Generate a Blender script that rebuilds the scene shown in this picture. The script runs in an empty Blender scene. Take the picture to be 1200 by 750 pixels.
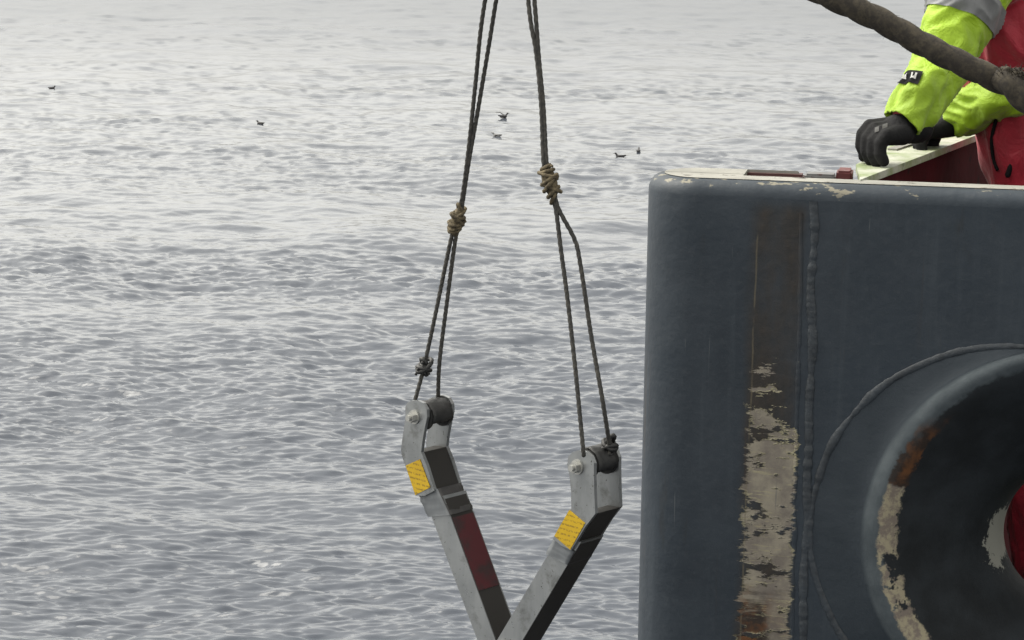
import bpy, bmesh, math, random
import numpy as np
from mathutils import Vector, Matrix, noise

random.seed(7); rng = np.random.default_rng(11)
scene = bpy.context.scene
col = scene.collection
R = math.radians

# ------------------------------------------------------------------ camera
CAMZ = 12.0
FPX = 2706.0                       # focal length in photo pixels (1200 wide)
PITCH, ROLL = 10.98, 0.74          # degrees: looking down, leaning
cam_d = bpy.data.cameras.new('camera'); cam_d.sensor_width = 36.0
cam_d.lens = FPX * 36 / 1200; cam_d.clip_start = 0.05; cam_d.clip_end = 60000
cam = bpy.data.objects.new('camera', cam_d); col.objects.link(cam)
cam.location = (0, 0, CAMZ)
CM = Matrix.Rotation(R(90 - PITCH), 3, 'X') @ Matrix.Rotation(R(ROLL), 3, 'Z')
cam.rotation_euler = CM.to_euler()
scene.camera = cam

# ------------------------------------------------------------------ sky, sun, exposure
SUN_AZ, SUN_EL = -68.0, 54.0       # off to the left behind the cloud
w = bpy.data.worlds.new('World'); scene.world = w; w.use_nodes = True
nt = w.node_tree; nt.nodes.clear()
sky = nt.nodes.new('ShaderNodeTexSky'); sky.sky_type = 'NISHITA'; sky.sun_disc = False
sky.sun_elevation = R(SUN_EL); sky.sun_rotation = R(SUN_AZ)
sky.air_density = 1.0; sky.dust_density = 4.0; sky.ozone_density = 1.0
hs = nt.nodes.new('ShaderNodeHueSaturation'); hs.inputs['Saturation'].default_value = 0.07
bg = nt.nodes.new('ShaderNodeBackground'); bg.inputs['Strength'].default_value = 0.15
out = nt.nodes.new('ShaderNodeOutputWorld')
nt.links.new(sky.outputs[0], hs.inputs['Color']); 
tint = nt.nodes.new('ShaderNodeMix'); tint.data_type = 'RGBA'; tint.blend_type = 'MULTIPLY'; tint.inputs[0].default_value = 1; tint.inputs[7].default_value = (1, .975, .90, 1)   # grey cloud
nt.links.new(hs.outputs[0], tint.inputs[6]); nt.links.new(tint.outputs[2], bg.inputs['Color'])
nt.links.new(bg.outputs[0], out.inputs['Surface'])
sd = bpy.data.lights.new('sun', 'SUN'); sd.energy = 0.5; sd.angle = R(34); sd.color = (1, .94, .82)
sun = bpy.data.objects.new('sun', sd); col.objects.link(sun)
sdir = Vector((math.sin(R(SUN_AZ)) * math.cos(R(SUN_EL)), math.cos(R(SUN_AZ)) * math.cos(R(SUN_EL)), math.sin(R(SUN_EL))))
sun.rotation_euler = sdir.to_track_quat('Z', 'Y').to_euler(); sun.location = (0, 0, 40)
scene.view_settings.view_transform = 'Standard'; scene.view_settings.look = 'None'
scene.view_settings.exposure = 1.36; scene.view_settings.gamma = 1.0
scene.view_settings.use_curve_mapping = False

# ------------------------------------------------------------------ measuring helpers
CPOS = Vector((0, 0, CAMZ))
def ray(px, py):
    return CM @ Vector(((px - 600) / FPX, -(py - 375) / FPX, -1.0))
def P(px, py, D):                  # photo pixel at a distance D ahead of the camera
    r = ray(px, py); return CPOS + r * (D / r.y)
def PZ(px, py, z):                 # photo pixel at a height z
    r = ray(px, py); return CPOS + r * ((z - CAMZ) / r.z)
def PP(px, py, p0, n):             # photo pixel on a plane
    r = ray(px, py); return CPOS + r * ((p0 - CPOS).dot(n) / r.dot(n))

# ------------------------------------------------------------------ object helpers
def empty(name, loc=(0, 0, 0)):
    o = bpy.data.objects.new(name, None); col.objects.link(o); o.location = loc; o.empty_display_size = .1
    return o
def tag(o, label=None, cat=None, group=None, kind=None):
    if label: o['label'] = label
    if cat: o['category'] = cat
    if group: o['group'] = group
    if kind: o['kind'] = kind
    return o
def mk(name, verts, faces, mat, parent=None, smooth=True):
    me = bpy.data.meshes.new(name); me.from_pydata([tuple(v) for v in verts], [], faces); me.update()
    return link(name, me, mat, parent, smooth)
def link(name, me, mat, parent=None, smooth=True):
    if smooth: me.polygons.foreach_set('use_smooth', [True] * len(me.polygons))
    if mat:
        for m in (mat if isinstance(mat, (list, tuple)) else [mat]): me.materials.append(m)
    o = bpy.data.objects.new(name, me); col.objects.link(o)
    if parent:
        o.parent = parent; o.matrix_parent_inverse = parent_world(parent).inverted()
    return o
def parent_world(p):
    m = p.matrix_basis.copy()
    if p.parent: m = parent_world(p.parent) @ p.matrix_parent_inverse @ m
    return m
def mk_bm(name, bm, mat, parent=None, smooth=False, bevel=0, autosmooth=None):
    if bevel:
        es = [e for e in bm.edges if len(e.link_faces) == 2 and e.calc_face_angle(0) > .5]
        bmesh.ops.bevel(bm, geom=es, offset=bevel, segments=2, affect='EDGES', profile=.6)
    bmesh.ops.recalc_face_normals(bm, faces=bm.faces)
    me = bpy.data.meshes.new(name); bm.to_mesh(me); bm.free()
    return link(name, me, mat, parent, smooth)
def prism(poly, off):              # polygon of Vectors swept along off
    bm = bmesh.new()
    a = [bm.verts.new(p) for p in poly]; b = [bm.verts.new(p + off) for p in poly]
    n = len(a); bm.faces.new(a); bm.faces.new(b[::-1])
    for i in range(n): bm.faces.new((a[i], a[(i + 1) % n], b[(i + 1) % n], b[i]))
    return bm
def box8(bm, c, ax, ay, az):       # box with centre and three half axes
    v = [bm.verts.new(c + ax * i + ay * j + az * k) for i in (-1, 1) for j in (-1, 1) for k in (-1, 1)]
    for f in ((0, 1, 3, 2), (4, 6, 7, 5), (0, 4, 5, 1), (2, 3, 7, 6), (0, 2, 6, 4), (1, 5, 7, 3)):
        bm.faces.new([v[i] for i in f])
def cyl(bm, a, b, r, seg=20, r2=None):
    t = (b - a).normalized(); e1 = t.orthogonal().normalized(); e2 = t.cross(e1); r2 = r if r2 is None else r2
    A = [bm.verts.new(a + (e1 * math.cos(i * 2 * math.pi / seg) + e2 * math.sin(i * 2 * math.pi / seg)) * r) for i in range(seg)]
    B = [bm.verts.new(b + (e1 * math.cos(i * 2 * math.pi / seg) + e2 * math.sin(i * 2 * math.pi / seg)) * r2) for i in range(seg)]
    bm.faces.new(A[::-1]); bm.faces.new(B)
    for i in range(seg): bm.faces.new((A[i], A[(i + 1) % seg], B[(i + 1) % seg], B[i]))
def crom(pts, n):                  # Catmull-Rom through Vectors, resampled evenly
    p = [pts[0] * 2 - pts[1]] + list(pts) + [pts[-1] * 2 - pts[-2]]
    res = []
    for i in range(1, len(p) - 2):
        for k in range(24):
            t = k / 24
            res.append(.5 * ((2 * p[i]) + (p[i + 1] - p[i - 1]) * t + (2 * p[i - 1] - 5 * p[i] + 4 * p[i + 1] - p[i + 2]) * t * t
                             + (3 * p[i] - p[i - 1] - 3 * p[i + 1] + p[i + 2]) * t ** 3))
    res.append(p[-2])
    d = [0]
    for a, b in zip(res, res[1:]): d.append(d[-1] + (b - a).length)
    out = []; j = 0
    for k in range(n):
        s = d[-1] * k / (n - 1)
        while j < len(d) - 2 and d[j + 1] < s: j += 1
        f = (s - d[j]) / max(d[j + 1] - d[j], 1e-9); out.append(res[j].lerp(res[j + 1], min(max(f, 0), 1)))
    return out, d[-1]
def rope_geo(pts, r, step, pitch, seg=12, lobes=3, depth=.14, wob=0, seed=0):
    L0 = sum((b - a).length for a, b in zip(pts, pts[1:]))
    n = max(4, int(L0 / step)); c, L = crom(pts, n)
    e1 = None; vs = []; fs = []
    for i in range(n):
        t = (c[min(i + 1, n - 1)] - c[max(i - 1, 0)]).normalized()
        e1 = (t.orthogonal() if e1 is None else e1 - t * e1.dot(t)).normalized(); e2 = t.cross(e1)
        s = L * i / (n - 1)
        wv = Vector((0, 0, 0))
        if wob: wv = (e1 * noise.noise((s * 9, seed, 0)) + e2 * noise.noise((s * 9, seed, 7))) * wob
        for k in range(seg):
            a = 2 * math.pi * k / seg
            rr = r * (1 - depth + 2 * depth * abs(math.cos(lobes / 2 * (a - 2 * math.pi * s / pitch))) ** .7)
            vs.append(c[i] + wv + (e1 * math.cos(a) + e2 * math.sin(a)) * rr)
    for i in range(n - 1):
        for k in range(seg):
            fs.append((i * seg + k, i * seg + (k + 1) % seg, (i + 1) * seg + (k + 1) % seg, (i + 1) * seg + k))
    fs.append(tuple(range(seg))[::-1]); fs.append(tuple(range((n - 1) * seg, n * seg)))
    return vs, fs, c
def remesh(bm, voxel, smooth_it=4):
    me = bpy.data.meshes.new('tmp'); bmesh.ops.recalc_face_normals(bm, faces=bm.faces); bm.to_mesh(me); bm.free()
    o = bpy.data.objects.new('tmp', me); col.objects.link(o)
    m = o.modifiers.new('r', 'REMESH'); m.mode = 'VOXEL'; m.voxel_size = voxel; m.use_smooth_shade = True
    s = o.modifiers.new('s', 'SMOOTH'); s.iterations = smooth_it; s.factor = .5
    dg = bpy.context.evaluated_depsgraph_get(); dg.update()
    me2 = bpy.data.meshes.new_from_object(o.evaluated_get(dg)); bpy.data.objects.remove(o); bpy.data.meshes.remove(me)
    return me2
def blob(bm, a, b, ra, rb, squash=None):   # tapered capsule; squash=(dir, factor) flattens it
    t = (b - a); L = t.length; t = t.normalized() if L > 1e-6 else Vector((0, 0, 1))
    e1 = t.orthogonal().normalized(); e2 = t.cross(e1); seg = 18; rings = []
    prof = [(-math.sin(u) * ra, math.cos(u) * ra) for u in (1.35, .95, .5, 0)] + [(L + math.sin(u) * rb, math.cos(u) * rb) for u in (0, .5, .95, 1.35)]
    for h, r in prof:
        rg = []
        for i in range(seg):
            d = (e1 * math.cos(i * 2 * math.pi / seg) + e2 * math.sin(i * 2 * math.pi / seg)) * r + t * h
            if squash:
                q = squash[0]; d = d - q * (d.dot(q) * (1 - squash[1]))
            rg.append(bm.verts.new(a + d))
        rings.append(rg)
    bm.faces.new(rings[0][::-1]); bm.faces.new(rings[-1])
    for A, B in zip(rings, rings[1:]):
        for i in range(seg): bm.faces.new((A[i], A[(i + 1) % seg], B[(i + 1) % seg], B[i]))

# ------------------------------------------------------------------ materials
class N:
    def __init__(s, name):
        s.m = bpy.data.materials.new(name); s.m.use_nodes = True; s.t = s.m.node_tree
        s.b = s.t.nodes['Principled BSDF']; s.o = s.t.nodes['Material Output']
        s.tc = s.t.nodes.new('ShaderNodeTexCoord').outputs['Object']
    def n(s, typ, **k):
        x = s.t.nodes.new(typ)
        for a, v in k.items(): setattr(x, a, v)
        return x
    def put(s, sock, v):
        if hasattr(v, 'links') or hasattr(v, 'is_linked'): s.t.links.new(v, sock)
        else: sock.default_value = v
    def noise(s, scale, detail=4, rough=.55, vec=None, sc=None, dist=0):
        v = s.tc if vec is None else vec
        if sc:
            mp = s.n('ShaderNodeMapping'); s.put(mp.inputs['Vector'], v); mp.inputs['Scale'].default_value = sc; v = mp.outputs[0]
        x = s.n('ShaderNodeTexNoise'); s.put(x.inputs['Vector'], v); x.inputs['Scale'].default_value = scale
        x.inputs['Detail'].default_value = detail; x.inputs['Roughness'].default_value = rough; x.inputs['Distortion'].default_value = dist
        return x.outputs['Fac']
    def ma(s, op, a, b=0.0, c=0.0, clamp=False):
        x = s.n('ShaderNodeMath', operation=op, use_clamp=clamp)
        for i, v in enumerate((a, b, c)): s.put(x.inputs[i], v)
        return x.outputs[0]
    def ss(s, v, lo, hi):           # smoothstep
        x = s.n('ShaderNodeMapRange', interpolation_type='SMOOTHSTEP'); s.put(x.inputs[0], v)
        x.inputs[1].default_value = lo; x.inputs[2].default_value = hi; return x.outputs[0]
    def mix(s, f, a, b):
        x = s.n('ShaderNodeMix', data_type='RGBA'); s.put(x.inputs[0], f)
        for i, v in ((6, a), (7, b)):
            s.put(x.inputs[i], v if not isinstance(v, tuple) else (*v[:3], 1))
        return x.outputs[2]
    def xyz(s):
        x = s.n('ShaderNodeSeparateXYZ'); s.put(x.inputs[0], s.tc); return x.outputs
    def base(s, c): s.put(s.b.inputs['Base Color'], c if not isinstance(c, tuple) else (*c[:3], 1)); return s
    def set(s, **k):
        for a, v in k.items(): s.put(s.b.inputs[a.replace('_', ' ')], v)
        return s
    def bump(s, h, strength=.5, dist=.01):
        x = s.n('ShaderNodeBump'); s.put(x.inputs['Height'], h); x.inputs['Strength'].default_value = strength
        x.inputs['Distance'].default_value = dist; s.t.links.new(x.outputs[0], s.b.inputs['Normal']); return s
def plain(name, c, rough=.5, metal=0, var=.25, scale=40, bump=.15, bd=.002):
    m = N(name); f = m.noise(scale); g = m.noise(scale * .2, 3)
    f = m.ma('ADD', m.ma('MULTIPLY', f, .5), m.ma('MULTIPLY', g, .5))
    m.base(m.mix(m.ss(f, .3, .7), tuple(x * (1 - var) for x in c), tuple(min(1, x * (1 + var)) for x in c)))
    m.set(Roughness=rough, Metallic=metal).bump(m.noise(scale * 2), bump, bd); return m.m

M = {}
# sea water
m = N('sea_water'); m.base((.072, .081, .099)).set(IOR=1.333)
vl = m.n('ShaderNodeVectorMath', operation='LENGTH'); m.put(vl.inputs[0], m.tc)   # far off, wavelets too small to model widen the gloss
m.set(Roughness=m.ma('ADD', .05, m.ma('MULTIPLY', m.ss(vl.outputs['Value'], 55, 220), .26)))
m.bump(m.noise(6, 3, .5, sc=(.5, 1, 1)), .13, .06); M['sea'] = m.m

# ------------------------------------------------------------------ sea
def smooth(a, lo, hi):
    t = np.clip((a - lo) / (hi - lo), 0, 1); return t * t * (3 - 2 * t)
def build_sea():
    th = np.concatenate([np.linspace(-180, -20, 60, endpoint=False), np.linspace(-20, -13.6, 16, endpoint=False),
                         np.linspace(-13.6, 13.6, 900, endpoint=False), np.linspace(13.6, 20, 16, endpoint=False), np.linspace(20, 180, 60, endpoint=False)]) * math.pi / 180
    dep = np.concatenate([np.linspace(math.atan(12 / 3.), math.atan(12 / 30.), 24, endpoint=False),
                          np.linspace(math.atan(12 / 30.), math.atan(12 / 330.), 1200, endpoint=False)])
    r = np.concatenate([12 / np.tan(dep), np.geomspace(330, 45000, 60)])
    dr = np.gradient(r)
    TH, RR = np.meshgrid(th, r); DR = np.repeat(dr[:, None], len(th), 1)
    X = (RR * np.sin(TH)).astype(np.float32); Y = (RR * np.cos(TH)).astype(np.float32); DR = DR.astype(np.float32); Z = np.zeros_like(X)
    nc = 330
    lam = np.exp(rng.uniform(np.log(.125), np.log(16.), nc))
    slp = np.maximum(.039 * np.minimum(1, (.32 / lam) ** .66), .0074)
    ang = rng.normal(0, 1, nc) * (.13 + .125 * np.log2(lam / .125)) + .04
    ph = rng.uniform(0, 2 * np.pi, nc)
    # patchiness: gusts make some areas rougher
    g = np.zeros_like(X)
    for k in range(14):
        l = math.exp(rng.uniform(math.log(9), math.log(60))); a = rng.uniform(-.5, .5); q = rng.uniform(0, 6.3)
        g += np.sin(2 * np.pi / l * (X * math.sin(a) * .6 + Y * math.cos(a)) + q)
    g = np.clip(1 + .30 * g / math.sqrt(7), .45, 1.6)
    for i in range(nc):
        k = 2 * np.pi / lam[i]
        slope = slp[i]
        fade = 1 - smooth(DR / lam[i], .55, 1.1)
        p = (X * np.float32(k * math.sin(ang[i])) + Y * np.float32(k * math.cos(ang[i])) + np.float32(ph[i]))
        Z += np.float32(slope / k) * fade * (g if lam[i] < 2 else 1) * (np.sin(p) + .18 * np.cos(2 * p))
    nr, nt_ = X.shape
    co = np.stack([X, Y, Z], -1).reshape(-1, 3)
    idx = np.arange(nr * nt_).reshape(nr, nt_); nx = np.roll(idx, -1, 1)
    q = np.stack([idx[:-1], nx[:-1], nx[1:], idx[1:]], -1).reshape(-1, 4)[:, ::-1]
    me = bpy.data.meshes.new('sea')
    me.vertices.add(len(co)); me.vertices.foreach_set('co', co.astype(np.float32).ravel())
    me.loops.add(q.size); me.loops.foreach_set('vertex_index', q.astype(np.int32).ravel())
    me.polygons.add(len(q)); me.polygons.foreach_set('loop_start', np.arange(0, q.size, 4, dtype=np.int32))
    me.polygons.foreach_set('loop_total', np.full(len(q), 4, dtype=np.int32))
    me.update(calc_edges=True); me.validate()
    def height(x, y):
        rr_ = math.hypot(x, y); d = np.interp(rr_, r, dr); z = 0.
        for i in range(nc):
            p = 2 * np.pi / lam[i] * (x * math.sin(ang[i]) + y * math.cos(ang[i])) + ph[i]
            t = min(max((d / lam[i] - .55) / .55, 0), 1); z += slp[i] * lam[i] / 2 / np.pi * (1 - t * t * (3 - 2 * t)) * (math.sin(p) + .18 * math.cos(2 * p))
        return float(z)
    global sea_height; sea_height = height
    o = link('sea', me, M['sea']); tag(o, 'grey rippled open sea under an overcast sky', 'sea', kind='structure')
build_sea()

# ------------------------------------------------------------------ bulwark frame
ZT = 11.44                          # height of the bulwark's top edge
PHI = math.atan(.19)
BD = Vector((math.cos(PHI), -math.sin(PHI), 0)); BN = Vector((math.sin(PHI), math.cos(PHI), 0))   # along, inward
BO = PZ(1000, 218, ZT)
BM = Matrix(((BD.x, BN.x, 0, BO.x), (BD.y, BN.y, 0, BO.y), (0, 0, 1, BO.z), (0, 0, 0, 1)))
def loc_px(px, py, p=0):            # pixel on the plane a distance p in front of the bulwark face -> local (s, z)
    v = PP(px, py, BO - BN * p, BN); l = BM.inverted() @ v; return l
ZDECK = ZT - 1.15
S_LEFT = loc_px(748, 400).x
THICK = .21

# paint of the outer plating: local metres, masks for the scraped and rusted strip
def hull_paint():
    m = N('weathered_blue_grey_paint'); x, y, z = m.xyz()
    f = m.noise(6, 6, .6); g = m.noise(45, 4); big = m.noise(1.7, 3)
    c = m.mix(m.ss(f, .3, .75), (.019, .028, .039), (.028, .038, .050))
    c = m.mix(m.ma('MULTIPLY', m.ss(big, .42, .72), .6), c, (.015, .020, .027))
    c = m.mix(m.ma('MULTIPLY', m.ss(m.noise(3.1, 6, .7), .48, .72), .6), c, (.034, .044, .056))
    c = m.mix(m.ma('MULTIPLY', m.ss(m.noise(70, 3, .7), .5, .7), .35), c, (.038, .046, .055))
    streak = m.noise(9, 4, .6, sc=(4, 1, .22)); c = m.mix(m.ma('MULTIPLY', m.ss(streak, .52, .78), .4), c, (.044, .055, .067))
    c = m.mix(m.ma('MULTIPLY', m.ss(m.noise(14, 4, .65, sc=(2, 1, .35)), .6, .8), .5), c, (.018, .017, .015))
    sa, sb = loc_px(874, 560).x, loc_px(931, 560).x
    zt, zb = loc_px(900, 408).z, loc_px(900, 712).z
    slant = m.ma('MULTIPLY', m.ma('SUBTRACT', z, loc_px(900, 560).z), .012)
    xs = m.ma('SUBTRACT', x, slant)
    # brown rust stain above the scrape
    wob = m.ma('MULTIPLY', m.ma('SUBTRACT', m.noise(5, 3, .5, sc=(1, 1, .6)), .5), .05)
    xr = m.ma('ADD', xs, wob)
    rust = m.ma('MULTIPLY', m.ss(xr, sa - .020, sa + .010), m.ss(xr, sb + .012, sb - .012))
    rust = m.ma('MULTIPLY', rust, m.ss(z, -.025, -.06))
    rust = m.ma('MULTIPLY', rust, m.ss(m.noise(10, 5, .6, sc=(1.2, 1, .35)), .18, .62))
    c = m.mix(m.ma('MULTIPLY', rust, .82), c, m.mix(m.ss(g, .3, .7), (.016, .013, .010), (.032, .023, .015)))
    # scrape down to the primer: ragged, torn sideways
    n1 = m.noise(26, 5, .7, sc=(.25, 1, 1.5)); n2 = m.noise(90, 4, .7, sc=(.35, 1, 1.6))
    tear = m.ma('ADD', m.ma('MULTIPLY', m.ma('SUBTRACT', n1, .5), .085), m.ma('MULTIPLY', m.ma('SUBTRACT', n2, .5), .05))
    xt = m.ma('ADD', xs, tear); xt2 = m.ma('SUBTRACT', xs, m.ma('MULTIPLY', tear, .6))
    band = m.ma('MULTIPLY', m.ss(xt, sa - .004, sa + .004), m.ss(xt2, sb + .004, sb - .004))
    band = m.ma('MULTIPLY', band, m.ss(m.ma('ADD', z, m.ma('MULTIPLY', tear, .3)), zt + .003, zt - .003))
    # broken in its upper third, fading to rust at the foot
    hole = m.ss(m.ma('ADD', m.noise(17, 5, .7, sc=(.5, 1, 1.3)), m.ma('MULTIPLY', m.ss(z, zt - .24, zt - .03), .15)), .535, .575)
    band = m.ma('MULTIPLY', band, m.ma('SUBTRACT', 1.0, hole))
    foot = m.ss(m.ma('ADD', z, m.ma('MULTIPLY', tear, 2.)), zb - .02, zb + .05)
    foot2 = m.ss(m.ma('ADD', x, m.ma('MULTIPLY', m.ma('SUBTRACT', m.noise(9, 5, .7), .5), .09)), sa + .030, sa + .058)
    prim = m.mix(m.ss(m.noise(20, 5, .65), .35, .68), (.14, .122, .105), (.245, .22, .172))
    prim = m.mix(m.ma('MULTIPLY', m.ss(m.noise(60, 4, .7, sc=(.4, 1, 1.5)), .58, .7), .8), prim, (.27, .24, .155))
    rustc = m.mix(m.ss(m.noise(30, 4), .4, .65), (.022, .015, .011), (.10, .040, .013))
    pr = m.mix(m.ma('MAXIMUM', foot, m.ma('MULTIPLY', foot2, .8)), rustc, prim)
    c = m.mix(band, c, pr)
    rim_ = m.ma('MULTIPLY', m.ma('MULTIPLY', band, m.ma('SUBTRACT', 1.0, band)), 4.0)
    fib = m.ma('MULTIPLY', band, m.ss(m.noise(55, 5, .75, sc=(.16, 1, 2.2)), .57, .62))
    c = m.mix(m.ma('MAXIMUM', m.ma('MULTIPLY', rim_, m.ma('MULTIPLY', m.ss(m.noise(13, 4, .7), .42, .62), .9)), m.ma('MULTIPLY', fib, .75)), c, (.30, .275, .17))
    scl = m.ma('ABSOLUTE', m.ma('SUBTRACT', xs, m.ma('ADD', sa + .002, m.ma('MULTIPLY', m.ma('SUBTRACT', m.noise(8, 3), .5), .010))))
    scr = m.ma('MULTIPLY', m.ss(scl, .0022, .0008), m.ma('MULTIPLY', m.ss(z, -.05, -.09), m.ss(m.noise(11, 4, .7, sc=(1, 1, .8)), .40, .55)))
    c = m.mix(m.ma('MULTIPLY', scr, .45), c, (.13, .11, .07))
    # small chips
    chip = m.ma('MULTIPLY', m.ss(m.noise(38, 3, .6), .735, .75), m.ss(m.noise(2.5, 2), .5, .6))
    c = m.mix(chip, c, (.19, .18, .12))
    edge = m.ma('MULTIPLY', m.ss(z, -.045, -.008), m.ss(m.ma('ADD', m.noise(24, 5, .7, sc=(.6, 1, 1.6)), m.ma('MULTIPLY', z, 3.0)), .56, .60))
    c = m.mix(edge, c, (.20, .185, .14))
    scrt = m.ma('MULTIPLY', m.ss(m.noise(34, 3, .6, sc=(5, 1, .13)), .70, .74), m.ss(m.noise(2.2, 3), .45, .6))
    c = m.mix(m.ma('MULTIPLY', scrt, .6), c, (.085, .095, .10))
    runs = m.ma('MULTIPLY', m.ss(m.noise(12, 4, .6, sc=(3.5, 1, .09)), .64, .72), m.ss(m.noise(1.6, 2, vec=None), .5, .62))
    c = m.mix(m.ma('MULTIPLY', runs, .55), c, (.040, .026, .016))
    m.b.inputs['Specular IOR Level'].default_value = .38
    m.base(c).set(Roughness=m.ma('ADD', .40, m.ma('MULTIPLY', f, .25)))
    h = m.ma('ADD', m.ma('MULTIPLY', m.noise(3.2, 3), 1.2), m.ma('ADD', m.ma('MULTIPLY', g, .22), m.ma('MULTIPLY', band, -.9)))
    m.bump(h, .5, .012)
    return m.m
M['hull'] = hull_paint()
def worn(name, c, chipc, thr=.62, rough=.5, dark=.6):
    m = N(name); f = m.noise(7, 5, .6); c1 = m.mix(m.ss(f, .3, .7), tuple(v * dark for v in c), c)
    c1 = m.mix(m.ss(m.noise(22, 5, .7), thr, thr + .03), c1, chipc); m.base(c1).set(Roughness=rough)
    m.bump(m.noise(30, 4), .3, .004); return m.m
M['white'] = worn('chalky_white_paint', (.30, .295, .265), (.09, .08, .07), .58, .8, .65)
M['redprimer'] = worn('red_brown_primer', (.085, .030, .028), (.18, .17, .16), .6, .6)
M['redpaint'] = worn('dark_red_paint', (.060, .005, .008), (.020, .006, .007), .62, .9)
M['redpaint'].node_tree.nodes['Principled BSDF'].inputs['Specular IOR Level'].default_value = .15
M['deck'] = worn('green_deck_paint', (.05, .09, .06), (.1, .05, .03), .63, .7)
def rail_top():
    m = N('algae_stained_white_paint'); f = m.noise(9, 5, .65); g = m.noise(40, 4, .7, sc=(1, 1, 1))
    c = m.mix(m.ss(f, .38, .62), (.42, .43, .36), (.21, .26, .12))
    c = m.mix(m.ma('MULTIPLY', m.ss(g, .55, .7), .7), c, (.08, .12, .04)); m.base(c).set(Roughness=.6)
    m.bump(m.noise(50), .3, .004); return m.m
M['railtop'] = rail_top()
M['weld'] = plain('painted_weld', (.024, .030, .037), .45, 0, .35, 60, .4, .004)

# ------------------------------------------------------------------ bulwark
bul = empty('ship_bulwark', PZ(1000, 218, ZT) - Vector((0, 0, 1.15)))
tag(bul, 'dark blue grey steel ship bulwark with round fairlead and scraped paint strip', 'bulwark')
def lmk(name, verts, faces, mat, parent, smooth=True):      # verts in the bulwark's local frame: object keeps that frame
    me = bpy.data.meshes.new(name); me.from_pydata([tuple(v) for v in verts], [], faces); me.update()
    bm = bmesh.new(); bm.from_mesh(me); bmesh.ops.remove_doubles(bm, verts=bm.verts, dist=1e-5); bmesh.ops.recalc_face_normals(bm, faces=bm.faces); bm.to_mesh(me); bm.free()
    o = link(name, me, mat, None, smooth); o.matrix_basis = BM
    o.parent = parent; o.matrix_parent_inverse = parent_world(parent).inverted()
    return o
SR = 2.3                                                     # right end, out of frame
ZB = -12.6                                                   # hull foot, under water
# fairlead circles: (pixel centre, pixel radius, distance proud of the face)
def circ(cx, cy, r, p):
    c = loc_px(cx, cy, p); e = loc_px(cx - r, cy, p); return (c.x, c.z, abs(c.x - e.x), -p)
FL = [circ(*a) for a in ((1178, 630, 228, 0), (1196, 632, 229, .004), (1222, 636, 233, .010), (1239, 639, 236, .018), (1249, 640, 238, .030), (1253, 640, 236, .040),
                         (1256, 640, 231, .045), (1259, 640, 225, .043), (1264, 640, 213, .030), (1268, 638, 190, -.005), (1270, 634, 158, -.05), (1269, 629, 124, -.10),
                         (1265, 626, 100, -.15), (1262, 624, 88, -.20), (1262, 624, 86, -.26))]
NS = 96
c0 = FL[0]
# front plate: ring round the fairlead opening inside a square, strips around it, rounded end, rounded top edge
verts = []; faces = []
TOPR = .030
s0, s1 = c0[0] - c0[2] - .06, SR
zq1, zq0 = -TOPR, c0[1] - c0[2] - .08
def add(v): verts.append(v); return len(verts) - 1
cosx = lambda k: math.cos(2 * math.pi * k / NS)
inn = []; outr = []
for k in range(NS):
    a = 2 * math.pi * k / NS; ca, sa_ = math.cos(a), math.sin(a)
    inn.append(add((c0[0] + ca * c0[2], 0, c0[1] + sa_ * c0[2])))
    tx = ((s1 - c0[0]) / ca) if ca > 1e-9 else (((s0 - c0[0]) / ca) if ca < -1e-9 else 1e9)
    tz = ((zq1 - c0[1]) / sa_) if sa_ > 1e-9 else (((zq0 - c0[1]) / sa_) if sa_ < -1e-9 else 1e9)
    t = min(tx, tz); outr.append(add((c0[0] + ca * t, 0, c0[1] + sa_ * t)))
for k in range(NS):
    j = (k + 1) % NS; faces.append((inn[k], inn[j], outr[j], outr[k]))
# square corners
def corner(x, z):
    v = add((x, 0, z)); best = None
    for k in range(NS):
        j = (k + 1) % NS; A, B = verts[outr[k]], verts[outr[j]]
        if abs(A[0] - B[0]) > 1e-6 and abs(A[2] - B[2]) > 1e-6 and min(abs(A[0] - x), abs(B[0] - x)) < 1e-6 and min(abs(A[2] - z), abs(B[2] - z)) < 1e-6:
            faces.append((outr[k], v, outr[j])); return
for x in (s0, s1):
    for z in (zq0, zq1): corner(x, z)
CR = .105
sL = S_LEFT + CR                                             # where the round end starts
zlev = [zq1] + [verts[outr[k]][2] for k in range(NS) if abs(verts[outr[k]][0] - s0) < 1e-6] + [zq0]
zlev = sorted(set(round(z, 6) for z in zlev), reverse=True)
plan = [(s0, 0.0), (sL + .12, 0.0), (sL, 0.0)]
for i in range(1, 13):
    a = math.pi / 2 * i / 12; plan.append((sL - math.sin(a) * CR, CR - math.cos(a) * CR))
for i in range(0, 13):
    a = math.pi / 2 * i / 12; plan.append((sL - math.cos(a) * CR, THICK - CR + math.sin(a) * CR))
plan += [(s0, THICK)]
zall = [zlev, ]
grid = []
for z in zlev + [-2.0, -6.0, ZB]:
    grid.append([add((p[0], p[1], z)) for p in plan])
for A, B in zip(grid, grid[1:]):
    for i in range(len(plan) - 1): faces.append((A[i], A[i + 1], B[i + 1], B[i]))
b0 = [add((s0, 0, zq0)), add((s1, 0, zq0)), add((s1, 0, ZB)), add((s0, 0, ZB))]; faces.append(tuple(b0))
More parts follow.
